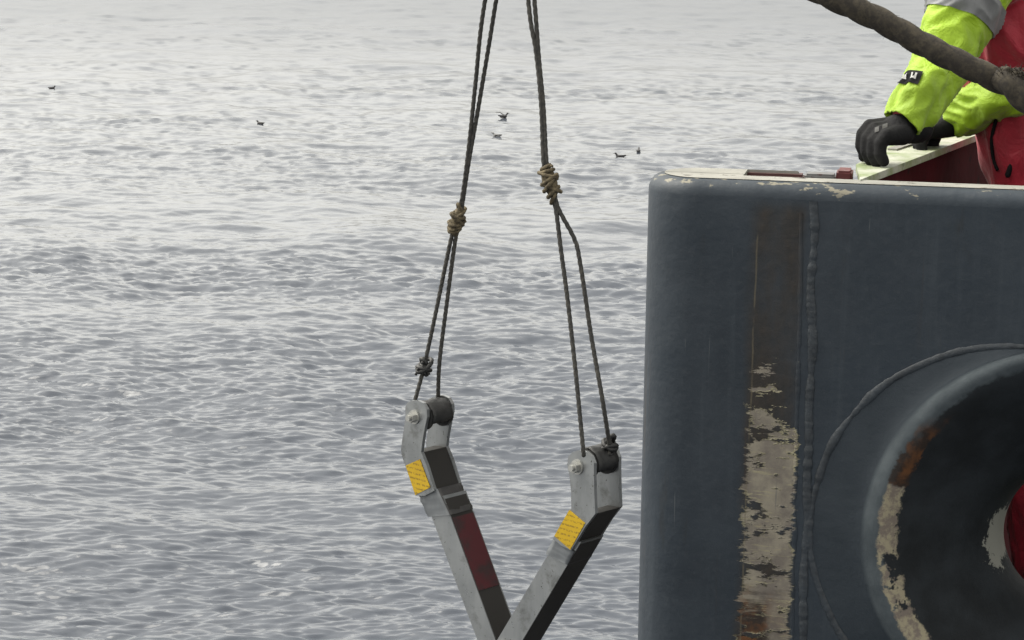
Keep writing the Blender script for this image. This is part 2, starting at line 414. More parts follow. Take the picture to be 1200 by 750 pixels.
# rounded top edge following the plan and the straight front
full = [(s1, 0.0)] + plan
def inw(i):
    a = full[max(i - 1, 0)]; b = full[min(i + 1, len(full) - 1)]
    tx, ty = b[0] - a[0], b[1] - a[1]; l = math.hypot(tx, ty)
    return (ty / l, -tx / l)                                 # right-hand side of travel points inside
prev = None
for q in range(7):
    a = math.pi / 2 * q / 6
    row = [add((full[i][0] + inw(i)[0] * TOPR * (1 - math.cos(a)), full[i][1] + inw(i)[1] * TOPR * (1 - math.cos(a)), -TOPR + TOPR * math.sin(a))) for i in range(len(full))]
    if prev:
        for i in range(len(full) - 1): faces.append((prev[i], prev[i + 1], row[i + 1], row[i]))
    prev = row
lmk('outer_plate', verts, faces, M['hull'], bul)
# top flange: white strip all round the opening of the double wall, solid at the rounded end
FW = .085; sG = loc_px(866, 214).x                           # opening starts here
v = []; f = []
def ladd(*a): v.append(a); return len(v) - 1
zf = .0012
pl = [p for p in full]
rim = [(p[0] + inw(i)[0] * .0295, p[1] + inw(i)[1] * .0295) for i, p in enumerate(full)]
e_out = [ladd(x, y, zf) for x, y in rim]
n = len(rim); half = [i for i in range(n)]
cen = []
for i, (x, y) in enumerate(rim):
    if x >= sG + .03: cen.append((x, FW if y < THICK / 2 else THICK - .03))
    else: cen.append((sG + .02 * (0 if .08 < y < .2 else 1), min(max(y, FW), THICK - .03)))
e_in = [ladd(x, y, zf) for x, y in cen]; e_dn = [ladd(x, y, -.012) for x, y in cen]
for i in range(n - 1):
    f.append((e_out[i], e_out[i + 1], e_in[i + 1], e_in[i])); f.append((e_in[i], e_in[i + 1], e_dn[i + 1], e_dn[i]))
lmk('top_flange', v, f, M['white'], bul, smooth=False)
# rear wall of the double bulwark (its red primed inside shows above the front flange)
sE = loc_px(1000, 204, -THICK).x
def lbox(name, a, b, mat, parent=bul, bev=.004):
    bm = bmesh.new(); c = [(a[i] + b[i]) / 2 for i in range(3)]; h = [abs(b[i] - a[i]) / 2 for i in range(3)]
    box8(bm, Vector(c), Vector((h[0], 0, 0)), Vector((0, h[1], 0)), Vector((0, 0, h[2])))
    if bev: bmesh.ops.bevel(bm, geom=bm.edges[:], offset=bev, segments=2, affect='EDGES')
    vs = [x.co.copy() for x in bm.verts]; bm.verts.index_update(); fs = [[x.index for x in q.verts] for q in bm.faces]; bm.free()
    return lmk(name, vs, fs, mat, parent, smooth=False)
sg1 = loc_px(944, 203, -THICK).x; sg2 = loc_px(981, 203, -THICK).x
lbox('inner_liner', (sG - .02, THICK - .045, -.9), (sg1, THICK - .008, -.004), M['redprimer'])
M['greyliner'] = worn('faded_grey_paint', (.17, .17, .17), (.08, .05, .045), .6, .6)
lbox('liner_patch', (sg1 + .001, THICK - .050, -.9), (sg2, THICK - .008, -.001), M['greyliner'])
M['brightred'] = worn('bright_red_paint', (.13, .025, .025), (.18, .15, .14), .58, .6)
lbox('end_bracket', (sg2 + .001, THICK - .060, -.9), (sE, THICK + .004, .008), M['brightred'])
lbox('inner_plate', (sE + .10, THICK - .03, -1.15), (c0[0] - .2, THICK - .004, -.03), M['redpaint'])
lbox('inner_plate', (c0[0] + .42, THICK - .03, -1.15), (SR, THICK - .004, -.03), M['redpaint'])
# weld seams -------------------------------------------------
def bead(name, pts, r, mat, seed, flat=.55, step=.004):
    c, L = crom(pts, int(sum((b - a).length for a, b in zip(pts, pts[1:])) / step)); vs = []; fs = []; seg = 9
    for i, p in enumerate(c):
        t = (c[min(i + 1, len(c) - 1)] - c[max(i - 1, 0)]).normalized(); u = t.cross(Vector((0, 1, 0))).normalized()
        s = L * i / len(c)
        rr = r * (1 + .55 * noise.noise((s * 17, seed, 0)) + .30 * noise.noise((s * 75, seed, 2))); sh = .6 * r * noise.noise((s * 9, seed, 5))
        for k in range(seg):
            a = math.pi * k / (seg - 1); vs.append(p + u * (math.cos(a) * rr + sh) + Vector((0, -1, 0)) * (math.sin(a) * rr * flat - .001))
    for i in range(len(c) - 1):
        for k in range(seg - 1): fs.append((i * seg + k, i * seg + k + 1, (i + 1) * seg + k + 1, (i + 1) * seg + k))
    return lmk(name, vs, fs, mat, bul)
def lp(px, py): q = loc_px(px, py); return Vector((q.x, 0, q.z))
bead('weld_seam', [lp(953, 236), lp(952, 330), lp(950, 450), lp(945, 600), lp(940, 750), lp(934, 980)], .0085, M['weld'], 3, .55)
bead('weld_seam', [lp(939, 250), lp(938, 340), lp(935, 450), lp(931, 600), lp(928, 750), lp(922, 980)], .0045, M['hull'], 9, .6)
bead('weld_ring', [Vector((c0[0] + math.cos(a) * (c0[2] + .003), 0, c0[1] + math.sin(a) * (c0[2] + .003))) for a in [2 * math.pi * k / 40 for k in range(41)]], .0075, M['weld'], 21, .5)
# fairlead ---------------------------------------------------
def fair_paint():
    m = N('fairlead_paint'); x, y, z = m.xyz()
    f = m.noise(7, 5, .6); c = m.mix(m.ss(f, .3, .7), (.019, .026, .034), (.027, .035, .044))
    inside = m.ss(y, -.046, -.020)                        # bell side, shade painted into its colour below
    rim = m.ma('MULTIPLY', m.ss(y, -.022, -.034), 1.0)
    c = m.mix(m.ma('MULTIPLY', rim, .85), c, m.mix(m.ss(m.noise(12, 4), .35, .65), (.045, .056, .064), (.078, .093, .102)))  # lip lightened: the skylight it catches is put into the colour
    cx, cz = FL[7][0], FL[7][1]; dx = m.ma('SUBTRACT', x, cx); dz = m.ma('SUBTRACT', z, cz)
    rad = m.ma('SQRT', m.ma('ADD', m.ma('MULTIPLY', dx, dx), m.ma('MULTIPLY', dz, dz)))
    nrad = m.ma('ADD', rad, m.ma('MULTIPLY', m.ma('SUBTRACT', m.noise(32, 5, .7), .5), .035))
    r7 = FL[7][2]
    wear = m.ma('MULTIPLY', m.ss(nrad, r7 + .012, r7 + .006), m.ss(nrad, r7 - .028, r7 - .022))
    zr = m.ma('ADD', z, m.ma('MULTIPLY', m.ma('SUBTRACT', m.noise(14, 4, .7), .5), .06))
    zA = loc_px(1040, 566).z; zT = loc_px(1080, 495).z
    left = m.ss(dx, -.1, -.14)
    bell = m.mix(m.ss(m.noise(10, 5), .35, .7), (.007, .009, .011), (.016, .020, .024))  # dark tones stand in for the funnel's shade
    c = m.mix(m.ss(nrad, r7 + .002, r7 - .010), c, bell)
    scrape = m.ma('MULTIPLY', m.ma('MULTIPLY', wear, left), m.ss(zr, zA + .004, zA - .004))
    scrape = m.ma('MULTIPLY', scrape, m.ss(m.noise(16, 4, .7), .36, .41))
    rustm = m.ma('MULTIPLY', m.ma('MULTIPLY', wear, left), m.ma('MULTIPLY', m.ss(zr, zA - .004, zA + .004), m.ss(zr, zT + .03, zT - .05)))
    c = m.mix(m.ma('MULTIPLY', rustm, .85), c, m.mix(m.ss(m.noise(30, 4), .4, .65), (.024, .014, .009), (.11, .043, .013)))
    c = m.mix(scrape, c, m.mix(m.ss(m.noise(40, 4, .7), .4, .6), (.15, .125, .105), (.27, .24, .165)))
    # bright scrape by the throat
    ps = loc_px(1172, 632, -.14); ddx = m.ma('DIVIDE', m.ma('SUBTRACT', x, ps.x), .030); ddz = m.ma('DIVIDE', m.ma('SUBTRACT', z, ps.z), .062)
    q = m.ma('SQRT', m.ma('ADD', m.ma('MULTIPLY', ddx, ddx), m.ma('MULTIPLY', ddz, ddz)))
    q = m.ma('ADD', q, m.ma('MULTIPLY', m.ma('SUBTRACT', m.noise(38, 5, .75), .5), 2.2))
    c = m.mix(m.ss(q, .92, .8), c, (.24, .24, .21))
    m.b.inputs['Specular IOR Level'].default_value = .3
    m.base(c).set(Roughness=.72); m.bump(m.ma('ADD', m.noise(6, 3), m.ma('MULTIPLY', m.noise(50, 5, .7), .35)), .5, .01); return m.m
M['fair'] = fair_paint()
v = []; f = []; NS2 = 128
def fl_dense():
    out = []
    for i in range(len(FL) - 1):
        p0, p1, p2, p3 = FL[max(i - 1, 0)], FL[i], FL[i + 1], FL[min(i + 2, len(FL) - 1)]
        for k in range(4):
            t = k / 4; out.append([.5 * (2 * b + (c - a) * t + (2 * a - 5 * b + 4 * c - d) * t * t + (3 * b - a - 3 * c + d) * t ** 3) for a, b, c, d in zip(p0, p1, p2, p3)])
    out.append(FL[-1]); return out
FD = fl_dense()
for c in FD:
    for k in range(NS2):
        a = 2 * math.pi * k / NS2; v.append((c[0] + math.cos(a) * c[2], c[3], c[1] + math.sin(a) * c[2]))
for i in range(len(FD) - 1):
    for k in range(NS2): f.append((i * NS2 + k, i * NS2 + (k + 1) % NS2, (i + 1) * NS2 + (k + 1) % NS2, (i + 1) * NS2 + k))
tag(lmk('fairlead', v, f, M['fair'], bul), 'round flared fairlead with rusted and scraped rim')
# side rail going away from the bulwark --------------------------------------
RA = PZ(1008, 213, ZT); RB = PZ(1153, 157, ZT); rd = (RB - RA).normalized()      # inboard edge
rdn = Vector((-rd.y, rd.x, 0))                                                 # towards outboard (left)
if rdn.x > 0: rdn = -rdn
far = RA + rd * 3.2; near = RA - rd * .02
RL = [PZ(1098, 155, ZT), PZ(1040, 174, ZT), PZ(1003, 195, ZT)]
poly = [RA, RB, far, far + rdn * .12] + RL
mk_bm('side_rail_top', prism([p - Vector((0, 0, .010)) for p in poly], Vector((0, 0, .014))), M['railtop'], bul, bevel=.005)
q = [near - rdn * -.012 + rd * .1, far + rdn * .012, far + rdn * .03, near + rdn * .03 + rd * .1]
mk_bm('side_rail_wall', prism([p - Vector((0, 0, 1.15)) for p in q], Vector((0, 0, 1.139))), M['redpaint'], bul)
q = [RL[2] - rdn * .03 + rd * .05, far + rdn * .07, far + rdn * .088, RL[2] - rdn * .012 + rd * .05]
mk_bm('hull_side', prism([p - Vector((0, 0, 12.6)) for p in q], Vector((0, 0, 12.568))), M['hull'], bul)
o1 = PZ(1040, 176, ZT + .004); o2 = PZ(1098, 157, ZT + .004)
mk_bm('white_rail_strip', prism([o1, o2, o2 - rdn * .02 , o1 - rdn * .02], Vector((0, 0, .004))), M['white'], bul, bevel=.001)
# deck inside the rail
dk = [BM @ Vector((sE + .14, THICK + .002, -1.15)), BM @ Vector((SR, THICK + .002, -1.15)), BM @ Vector((SR, THICK + 3, -1.15)), far]
dk = [Vector((p.x, p.y, ZDECK)) for p in dk]
mk_bm('deck', prism([p - Vector((0, 0, .02)) for p in dk], Vector((0, 0, .02))), M['deck'], bul)

# ------------------------------------------------------------------ steel V fork
A45 = R(44)
FN = Vector((-math.sin(A45), -math.cos(A45), 0))              # normal of the pale faces, to the left and towards the camera
F0 = P(487, 488, 4.2)
def fp(px, py, back=0): return PP(px, py, F0, FN) - FN * back
def steel(name, c, metal, rough, sc=30):
    m = N(name); f = m.noise(sc, 4, .6, sc=(1, 1, .3)); g = m.noise(6, 4)
    m.base(m.mix(m.ss(m.ma('ADD', m.ma('MULTIPLY', f, .5), m.ma('MULTIPLY', g, .5)), .35, .65), tuple(x * .75 for x in c), c))
    m.set(Metallic=metal, Roughness=m.ma('ADD', m.ma('MULTIPLY', f, .25), rough)); m.bump(m.noise(70, 3), .12, .002); return m.m
def zinc():
    m = N('galvanised_steel'); f = m.noise(30, 4, .6, sc=(1, 1, .3)); g = m.noise(6, 4); d = m.noise(18, 6, .7)
    c = m.mix(m.ss(m.ma('ADD', m.ma('MULTIPLY', f, .5), m.ma('MULTIPLY', g, .5)), .35, .65), (.20, .21, .215), (.28, .29, .295))
    c = m.mix(m.ma('MULTIPLY', m.ss(d, .52, .72), .7), c, (.075, .075, .07)); c = m.mix(m.ss(m.noise(160, 2), .70, .73), c, (.045, .04, .035))
    c = m.mix(m.ma('MULTIPLY', m.ss(m.noise(90, 3, .6, sc=(1, 1, .12)), .6, .7), .5), c, (.29, .30, .30))
    m.base(c).set(Metallic=.7, Roughness=m.ma('ADD', m.ma('MULTIPLY', d, .35), .15)); m.bump(m.noise(70, 3), .12, .002); return m.m
M['zinc'] = zinc()
M['darksteel'] = steel('dark_side_steel', (.020, .018, .016), .2, .55)  # dark copy of the steel: shade of the right sides put into colour
M['bolt'] = steel('bright_bolt', (.42, .42, .40), .7, .3)
M['rubber'] = plain('black_rubber', (.012, .012, .012), .55, 0, .3, 60, .4, .003)
M['ducttape'] = steel('grey_duct_tape', (.13, .14, .15), .1, .4, 60)
m = N('worn_red_tape'); _f = m.noise(9, 4, .65); _g = m.noise(60, 4, .7)
m.base(m.mix(m.ss(m.ma('ADD', _f, m.ma('MULTIPLY', _g, .35)), .60, .78), (.052, .003, .006), (.018, .009, .009))).set(Roughness=.35); m.bump(_g, .2, .002); M['redtape'] = m.m
def sticker():
    m = N('yellow_warning_sticker'); x, y, z = m.xyz()
    wv = m.n('ShaderNodeTexWave', wave_type='BANDS', bands_direction='Z'); m.put(wv.inputs['Vector'], m.tc); wv.inputs['Scale'].default_value = 34
    ink = m.ma('MULTIPLY', m.ss(wv.outputs['Fac'], .62, .8), m.ss(m.noise(260, 2), .45, .55))
    c = m.mix(m.ma('MULTIPLY', ink, .65), m.mix(m.ss(m.noise(18), .3, .7), (.38, .235, .005), (.46, .30, .007)), (.10, .06, .008))
    m.base(c).set(Roughness=.4); return m.m
M['sticker'] = sticker()
fork = empty('steel_fork', fp(592, 775)); tag(fork, 'V shaped galvanised steel fork with yellow stickers hanging from rope slings', 'lifting fork')
DEP = .072
def bracket(cheek, web, roller, bolt, stick, collar, dep, th=.007):
    for b in (0, dep - th):
        mk_bm('cheek_plate', prism([fp(x, y, b) for x, y in cheek], -FN * th), M['zinc'], fork, bevel=.0012)
    # web closing the lower half of the channel
    (a0, a1, w0, w1) = web
    mk_bm('web_plate', prism([fp(*a0, th), fp(*a1, th), fp(*w1, th), fp(*w0, th)], -FN * (dep - 2 * th)), M['darksteel'], fork)
    ctr = fp(*roller, th + .001)
    bm = bmesh.new(); c2 = fp(*roller, dep - th - .001); ln = (c2 - ctr)
    for a, b, r in ((0, .12, .026), (.12, .3, .020), (.3, .7, .018), (.7, .88, .020), (.88, 1, .026)):
        cyl(bm, ctr + ln * (a + .002), ctr + ln * (b - .002), r, 24)
    rl = mk_bm('roller', bm, M['rubber'], fork)
    # old rubber strap folded over the roller
    e1 = -FN.cross(Vector((0, 0, 1))).normalized(); vs = []; fs = []
    for i in range(19):
        a = R(-20 + 240 * i / 18)
        for k in range(7):
            rr = .027 + .004 * noise.noise((i * .7, k * .9, roller[0])) + .002
            vs.append(ctr + ln * (.06 + .88 * k / 6) + (e1 * math.cos(a) + Vector((0, 0, 1)) * math.sin(a)) * rr)
    for i in range(18):
        for k in range(6): fs.append((i * 7 + k, i * 7 + k + 1, (i + 1) * 7 + k + 1, (i + 1) * 7 + k))
    st = mk('rubber_strap', vs, fs, M['rubber'], fork); so = st.modifiers.new('thick', 'SOLIDIFY'); so.thickness = .003
    B = fp(*bolt); bm = bmesh.new(); cyl(bm, B, B + FN * .003, .0135, 24); cyl(bm, B + FN * .003, B + FN * .013, .0098, 6); cyl(bm, B + FN * .013, B + FN * .019, .0055, 14)
    bt = mk_bm('bolt', bm, M['bolt'], fork)
    bm = bmesh.new(); Bb = fp(*bolt, dep); cyl(bm, Bb - FN * .000, Bb - FN * .012, .010, 6); mk_bm('nut', bm, M['bolt'], fork)
    mk_bm('sticker', prism([fp(x, y, -.0012) for x, y in stick], -FN * .0010), M['sticker'], fork)
def bar(a, b, c, d, dep, inset=.006):     # pale face between edges a-b (outer) and c-d (inner)
    mk_bm('arm_bar', prism([fp(*a, inset), fp(*c, inset), fp(*d, inset), fp(*b, inset)], -FN * (dep - 2 * inset)), [M['zinc']], fork, bevel=.003)
# left
chL = [(475, 477), (477, 472), (482, 469.5), (490, 469.5), (496, 472.5), (500, 480), (500.5, 489), (498, 500), (495, 517), (493.5, 530),
       (500, 546), (509, 575), (498, 581), (487, 581), (476, 549), (470.5, 533), (470, 526), (472.5, 507), (475, 490)]
bracket(chL, ((480, 529), (493.5, 530.5), (489, 580), (509, 575)), (491, 489), (486, 488.5),
        [(475.8, 545.5), (492.5, 538), (504.5, 571), (487, 580)], None, DEP)
bar((494, 582), (563, 768), (516.5, 582), (584, 768), DEP)
# right
chR = [(664.5, 545), (666, 535), (671, 529.5), (679, 527.5), (687, 529.5), (693, 535), (696, 543), (696, 560), (696.5, 580), (697.5, 602), (686, 617),
       (669, 645), (657, 639), (648, 631), (657, 614), (669.5, 596), (669, 575), (667.5, 558)]
bracket(chR, ((683, 600), (697.5, 602.5), (655, 637), (668.5, 645)), (683, 545), (677, 547),
        [(667.5, 597.5), (686, 613), (668.5, 644), (650, 628)], None, DEP)
bar((652, 630), (572, 764), (678, 636), (602, 764), DEP)
# tape wraps
def wrap(name, a, b, dep, grow, mat, wig=.002, seed=0, rings=9):
    (a0, a1), (b0, b1) = a, b; vs = []; fs = []; K = 24
    for i in range(rings):
        t = i / (rings - 1)
        p = fp(*(np.array(a0) * (1 - t) + np.array(b0) * t), 0); q = fp(*(np.array(a1) * (1 - t) + np.array(b1) * t), 0)
        u = (q - p); L = u.length; u = u.normalized()
        cor = [p - u * grow + FN * (grow - .006), q + u * grow + FN * (grow - .006), q + u * grow - FN * (dep + grow - .006), p - u * grow - FN * (dep + grow - .006)]
        cen = sum(cor, Vector()) / 4
        for k in range(K):
            s = k / K * 4; j = int(s); fr = s - j; x = cor[j].lerp(cor[(j + 1) % 4], fr)
            g = 1 + wig * 16 * noise.noise((i * .8 + seed, k * .35, seed)) + .012 * math.sin(i * 2.3 + k * .4)
            vs.append(cen + (x - cen) * g)
    for i in range(rings - 1):
        for k in range(K): fs.append((i * K + k, i * K + (k + 1) % K, (i + 1) * K + (k + 1) % K, (i + 1) * K + k))
    o = mk(name, vs, fs, [mat, M['shadetape']], fork)
    for i, p in enumerate(o.data.polygons):
        if 5 < i % K < 12: p.material_index = 1
    return o
M['shadetape'] = plain('shaded_duct_tape', (.022, .021, .021), .5, 0, .35, 60, .3, .003)  # dark copy of the duct tape: shade painted on the wraps' right side
wrap('tape_wrap', ((488, 576), (510, 573)), ((501, 606), (524.5, 604)), DEP - .004, .0028, M['ducttape'], .003, 3)
wrap('tape_wrap', ((648, 633), (670, 646)), ((639, 650), (662, 662)), DEP - .004, .0026, M['ducttape'], .003, 9)
# red tape on the inner side of the left arm, and dark sheets painting the shade on both arms' right sides
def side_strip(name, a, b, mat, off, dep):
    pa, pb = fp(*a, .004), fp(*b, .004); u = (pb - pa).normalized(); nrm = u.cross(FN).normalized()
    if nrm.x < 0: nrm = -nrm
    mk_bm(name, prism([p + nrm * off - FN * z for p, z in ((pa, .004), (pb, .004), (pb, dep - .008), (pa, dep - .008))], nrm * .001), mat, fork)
def edgeL(t): return (516.5 + (584 - 516.5) * t, 582 + 186 * t)
def edgeR(t): return (678 + (602 - 678) * t, 636 + 128 * t)
side_strip('red_tape', edgeL(.14), edgeL(.60), M['redtape'], .0014, DEP - .006)
side_strip('shade_facing', edgeL(.02), edgeL(.98), M['darksteel'], .0003, DEP - .006)
side_strip('shade_facing', edgeR(.02), edgeR(.98), M['darksteel'], .0003, DEP - .006)
# apex clevis below the frame
bm = bmesh.new(); cyl(bm, fp(580, 772, -.012), fp(580, 772, DEP + .012), .03, 24); mk_bm('apex_pin', bm, M['bolt'], fork)

# ------------------------------------------------------------------ ropes
def rope_mat(name, c, dark, scale=120):
    m = N(name); f = m.noise(scale, 4, .7); g = m.noise(14, 4)
    col_ = m.mix(m.ss(f, .35, .68), dark, c); col_ = m.mix(m.ma('MULTIPLY', m.ss(g, .45, .7), .45), col_, dark)
    m.base(col_).set(Roughness=.85); m.bump(m.noise(scale * 3, 3), .5, .002); return m.m
M['rope'] = rope_mat('grey_green_cord', (.075, .070, .060), (.026, .026, .025), 160)
M['lash'] = rope_mat('tan_twine', (.15, .120, .070), (.042, .032, .018), 110)
M['hawser'] = rope_mat('weathered_hawser', (.062, .051, .034), (.022, .018, .014), 70)
M['blacktape'] = plain('black_tape', (.014, .014, .014), .5, 0, .3, 80, .5, .003)
HK = P(605, -183, 4.0)
def strand(parent, pts, r=.0036):
    vs, fs, c = rope_geo(pts, r, .0022, .040, 9, 3, .16, .0006, len(col.objects)); return mk('strand', vs, fs, M['rope'], parent)
def knot(name, parent, ctr, n, r, th, mat, seed, axis=Vector((0, 0, 1)), stretch=1.0):
    rs = random.Random(seed); allv = []; allf = []
    # tight turns of twine round the strands, each a lumpy ring
    for k in range(n):
        z = (k / max(n - 1, 1) - .5) * stretch; rr = r * (1 - .85 * (2 * z / stretch) ** 2 * .55); c = ctr + axis * z
        e1 = axis.orthogonal().normalized(); e2 = axis.cross(e1); tilt = rs.uniform(-1.6, 1.6); pts = []
        for i in range(17):
            a = i / 16 * 2 * math.pi; rad = rr * (1 + rs.uniform(-.10, .12))
            pts.append(c + e1 * math.cos(a) * rad + e2 * math.sin(a) * rad + axis * (math.sin(a + seed) * tilt * th * 2))
        vs, fs, _ = rope_geo(pts, th, .004, .03, 7, 3, .12); b = len(allv); allv += vs; allf += [tuple(i + b for i in q) for q in fs]
    # core
    cv = []; cf = []; seg = 12; rings = 9; e1 = axis.orthogonal().normalized(); e2 = axis.cross(e1); b = len(allv)
    for i in range(rings):
        z = (i / (rings - 1) - .5); rr = r * .85 * math.sqrt(max(.03, 1 - (2 * z) ** 2 * .95))
        for k in range(seg):
            a = 2 * math.pi * k / seg; g = rr * (1 + .25 * noise.noise((i * .8, k * .9, seed)))
            allv.append(ctr + axis * z * stretch * 1.12 + (e1 * math.cos(a) + e2 * math.sin(a)) * g)
    for i in range(rings - 1):
        for k in range(seg): allf.append((b + i * seg + k, b + i * seg + (k + 1) % seg, b + (i + 1) * seg + (k + 1) % seg, b + (i + 1) * seg + k))
    # loose ends
    for k in range(4):
        d = Vector((rs.uniform(-1, 1), rs.uniform(-1, .3), rs.uniform(-.7, .9))).normalized()
        p = ctr + axis * rs.uniform(-.4, .4) * stretch
        vs, fs, _ = rope_geo([p + d * r * .5, p + d * r * 1.05, p + d * r * 1.3 + Vector((0, 0, -.004))], th * .6, .003, .03, 6, 3, .1); b = len(allv); allv += vs; allf += [tuple(i + b for i in q) for q in fs]
    return mk(name, allv, allf, mat, parent)
DL, DRt = 4.2, 3.86
slL = empty('rope_sling', HK); tag(slL, 'thin grey rope sling with black taped knot, holding the fork arm with red tape', 'rope sling')
def ip(px, py, t, D1): return P(px, py, 4.0 + (D1 - 4.0) * t)
DB = DL + .03
strand(slL, [HK, ip(568.5, 0, .27, DB), ip(557, 100, .43, DB), ip(548.5, 180, .55, DB), ip(541, 235, .64, DB), ip(534, 262, .68, DB), ip(527.5, 285, .72, DB), ip(512, 360, .84, DB), ip(498, 425, .93, DB), ip(493, 445, .96, DB), ip(487, 467, 1, DB - .01), ip(485.5, 476, 1, DB)])
strand(slL, [HK + Vector((.008, 0, 0)), ip(581.5, 0, .27, DB), ip(565, 100, .43, DB), ip(551, 180, .55, DB), ip(542.5, 235, .64, DB), ip(538, 262, .68, DB), ip(533, 285, .72, DB), ip(523, 360, .84, DB), ip(515, 425, .93, DB), ip(513, 472, 1, DB + .02), ip(512, 480, 1, DB + .02)])
ax = (ip(540, 240, .65, DB) - ip(529, 280, .71, DB)).normalized()
knot('twine_lashing', slL, ip(535, 259, .68, DB), 8, .0125, .0032, M['lash'], 5, ax, .048)
knot('taped_knot', slL, ip(497, 430, .94, DB), 4, .0125, .0042, M['blacktape'], 8, Vector((.1, 0, 1)).normalized(), .016)
slR = empty('rope_sling', HK); tag(slR, 'thin grey rope sling with wide open loop, holding the fork arm nearer the bulwark', 'rope sling')
DB = DRt + .02
strand(slR, [HK, ip(619, 0, .23, DB), ip(628, 60, .31, DB), ip(634, 120, .4, DB), ip(637, 190, .49, DB), ip(643, 215, .53, DB), ip(651, 243, .57, DB), ip(657, 290, .63, DB), ip(665, 350, .72, DB), ip(675, 440, .86, DB), ip(683, 523, 1, DB), ip(684, 534, 1, DB + .01)])
strand(slR, [HK + Vector((.008, 0, 0)), ip(626, 0, .23, DB), ip(631, 60, .31, DB), ip(636.5, 120, .4, DB), ip(640.5, 190, .49, DB), ip(648, 215, .53, DB), ip(654, 243, .57, DB), ip(673, 280, .62, DB), ip(680, 310, .66, DB), ip(694, 400, .8, DB), ip(707, 475, .92, DB), ip(714, 522, 1, DB + .04), ip(713, 533, 1, DB + .04)])
ax = (ip(639, 195, .5, DB) - ip(652, 240, .57, DB)).normalized()
knot('twine_lashing', slR, ip(644.5, 213, .53, DB), 8, .0145, .0034, M['lash'], 15, ax, .052)
knot('taped_knot', slR, ip(714, 523, 1, DB + .05), 4, .0120, .0042, M['blacktape'], 19, Vector((.1, 0, 1)).normalized(), .018)
# lifting gear above the picture: davit standing on the deck
dv = empty('davit_crane', (0, 0, 0)); post = BM @ Vector((1.15, THICK + .55, 0)); post.z = ZDECK
dv.location = post; tag(dv, 'grey steel davit crane standing on the deck behind the bulwark', 'davit')
M['davit'] = worn('grey_davit_paint', (.30, .31, .30), (.2, .1, .05), .66, .5)
bm = bmesh.new(); cyl(bm, post, post + Vector((0, 0, 3.3)), .07, 24); mk_bm('post', bm, M['davit'], dv)
bm = bmesh.new(); cyl(bm, post, post + Vector((0, 0, .03)), .16, 24); mk_bm('base_flange', bm, M['davit'], dv)
tip = Vector((HK.x, HK.y, post.z + 3.2)); root = post + Vector((0, 0, 3.2)); jd = (tip - root).normalized()
bm = bmesh.new(); cyl(bm, root - jd * .05, tip + jd * .1, .06, 20, .045); mk_bm('jib', bm, M['davit'], dv)
bm = bmesh.new(); cyl(bm, HK + Vector((0, 0, .07)), tip, .005, 10); mk_bm('wire', bm, M['bolt'], dv)
hv, hf, _ = rope_geo([HK + Vector((.0, 0, .08)), HK + Vector((.035, 0, .05)), HK + Vector((.04, 0, .0)), HK + Vector((0, 0, -.022)), HK + Vector((-.04, 0, 0)), HK + Vector((-.035, 0, .05)), HK + Vector((0, 0, .08))], .009, .006, 1, 10, 3, 0)
mk('hook_ring', hv, hf, M['bolt'], dv)
# thick hawser
haw = empty('hawser', P(1430, 224, 3.93)); tag(haw, 'thick frayed brown hawser slanting past the worker above the bulwark', 'rope')
hp = [HK + Vector((.02, -.01, .0)), P(780, -95, 3.99), P(960, -10, 3.97), P(1040, 28, 3.96), P(1120, 72, 3.95), P(1200, 108, 3.95), P(1300, 158, 3.94), P(1380, 200, 3.94), P(1430, 224, 3.93)]
vs, fs, cc = rope_geo(hp, .0200, .004, .15, 36, 3, .10, .004, 3); mk('core', vs, fs, M['hawser'], haw)
# second turn of rope spliced in at the lower end, with frayed ends
vs, fs, _ = rope_geo([P(1172, 90, 3.94), P(1185, 100, 3.92), P(1205, 121, 3.915), P(1260, 152, 3.915), P(1330, 190, 3.92)], .019, .004, .15, 24, 3, .12, .003, 8); mk('splice', vs, fs, M['hawser'], haw)
fv = []; ff = []
def hair(p, d, L, r=.0007):
    e = d.orthogonal().normalized(); g = d.cross(e); mid = p + d * L * .5 + Vector((0, 0, -.2 * L)) * random.random(); end = p + d * L + Vector((random.uniform(-.3, .3), random.uniform(-.3, .3), -.35)) * L * .7
    b = len(fv)
    for c, rr in ((p, r), (mid, r * .8), (end, r * .3)):
        for k in range(3): a = k * 2.094; fv.append(c + (e * math.cos(a) + g * math.sin(a)) * rr)
    for i in (0, 3):
        for k in range(3): ff.append((b + i + k, b + i + (k + 1) % 3, b + i + 3 + (k + 1) % 3, b + i + 3 + k))
for i in range(300):
    j = random.randrange(len(cc) // 3, len(cc) - 2); t = (cc[j + 1] - cc[j]).normalized(); d = Vector((random.gauss(0, 1), random.gauss(0, 1), random.gauss(0, 1))); d = (d - t * d.dot(t)).normalized()
    hair(cc[j] + d * .0178, (d + t * random.uniform(-1.6, 1.6)).normalized(), random.uniform(.004, .010), .0005)
for i in range(300):
    c = P(random.uniform(1172, 1200), random.uniform(84, 96), 3.93 + random.uniform(-.015, .02)); d = Vector((random.uniform(-.5, .6), random.gauss(0, .5), random.uniform(.2, 1))).normalized()
    hair(c, d, random.uniform(.008, .024), .0012)
tag(mk('frayed_fibres', fv, ff, M['hawser'], haw), kind='stuff')
# clump of fluffed out yarn at the splice
bm = bmesh.new(); rs = random.Random(4)
for i in range(16):
    c = P(rs.uniform(1173, 1202), rs.uniform(83, 100), 3.935 + rs.uniform(-.015, .01)); blob(bm, c, c + Vector((rs.uniform(-.01, .012), 0, rs.uniform(-.006, .012))), .0075, .005)
link('yarn_clump', remesh(bm, .0025, 2), M['hawser'], haw)
# bitt that the hawser ends on, right of the picture
bt = empty('mooring_bitt', BM @ Vector((1.0, .04, .003)))
e = P(1430, 224, 3.93)
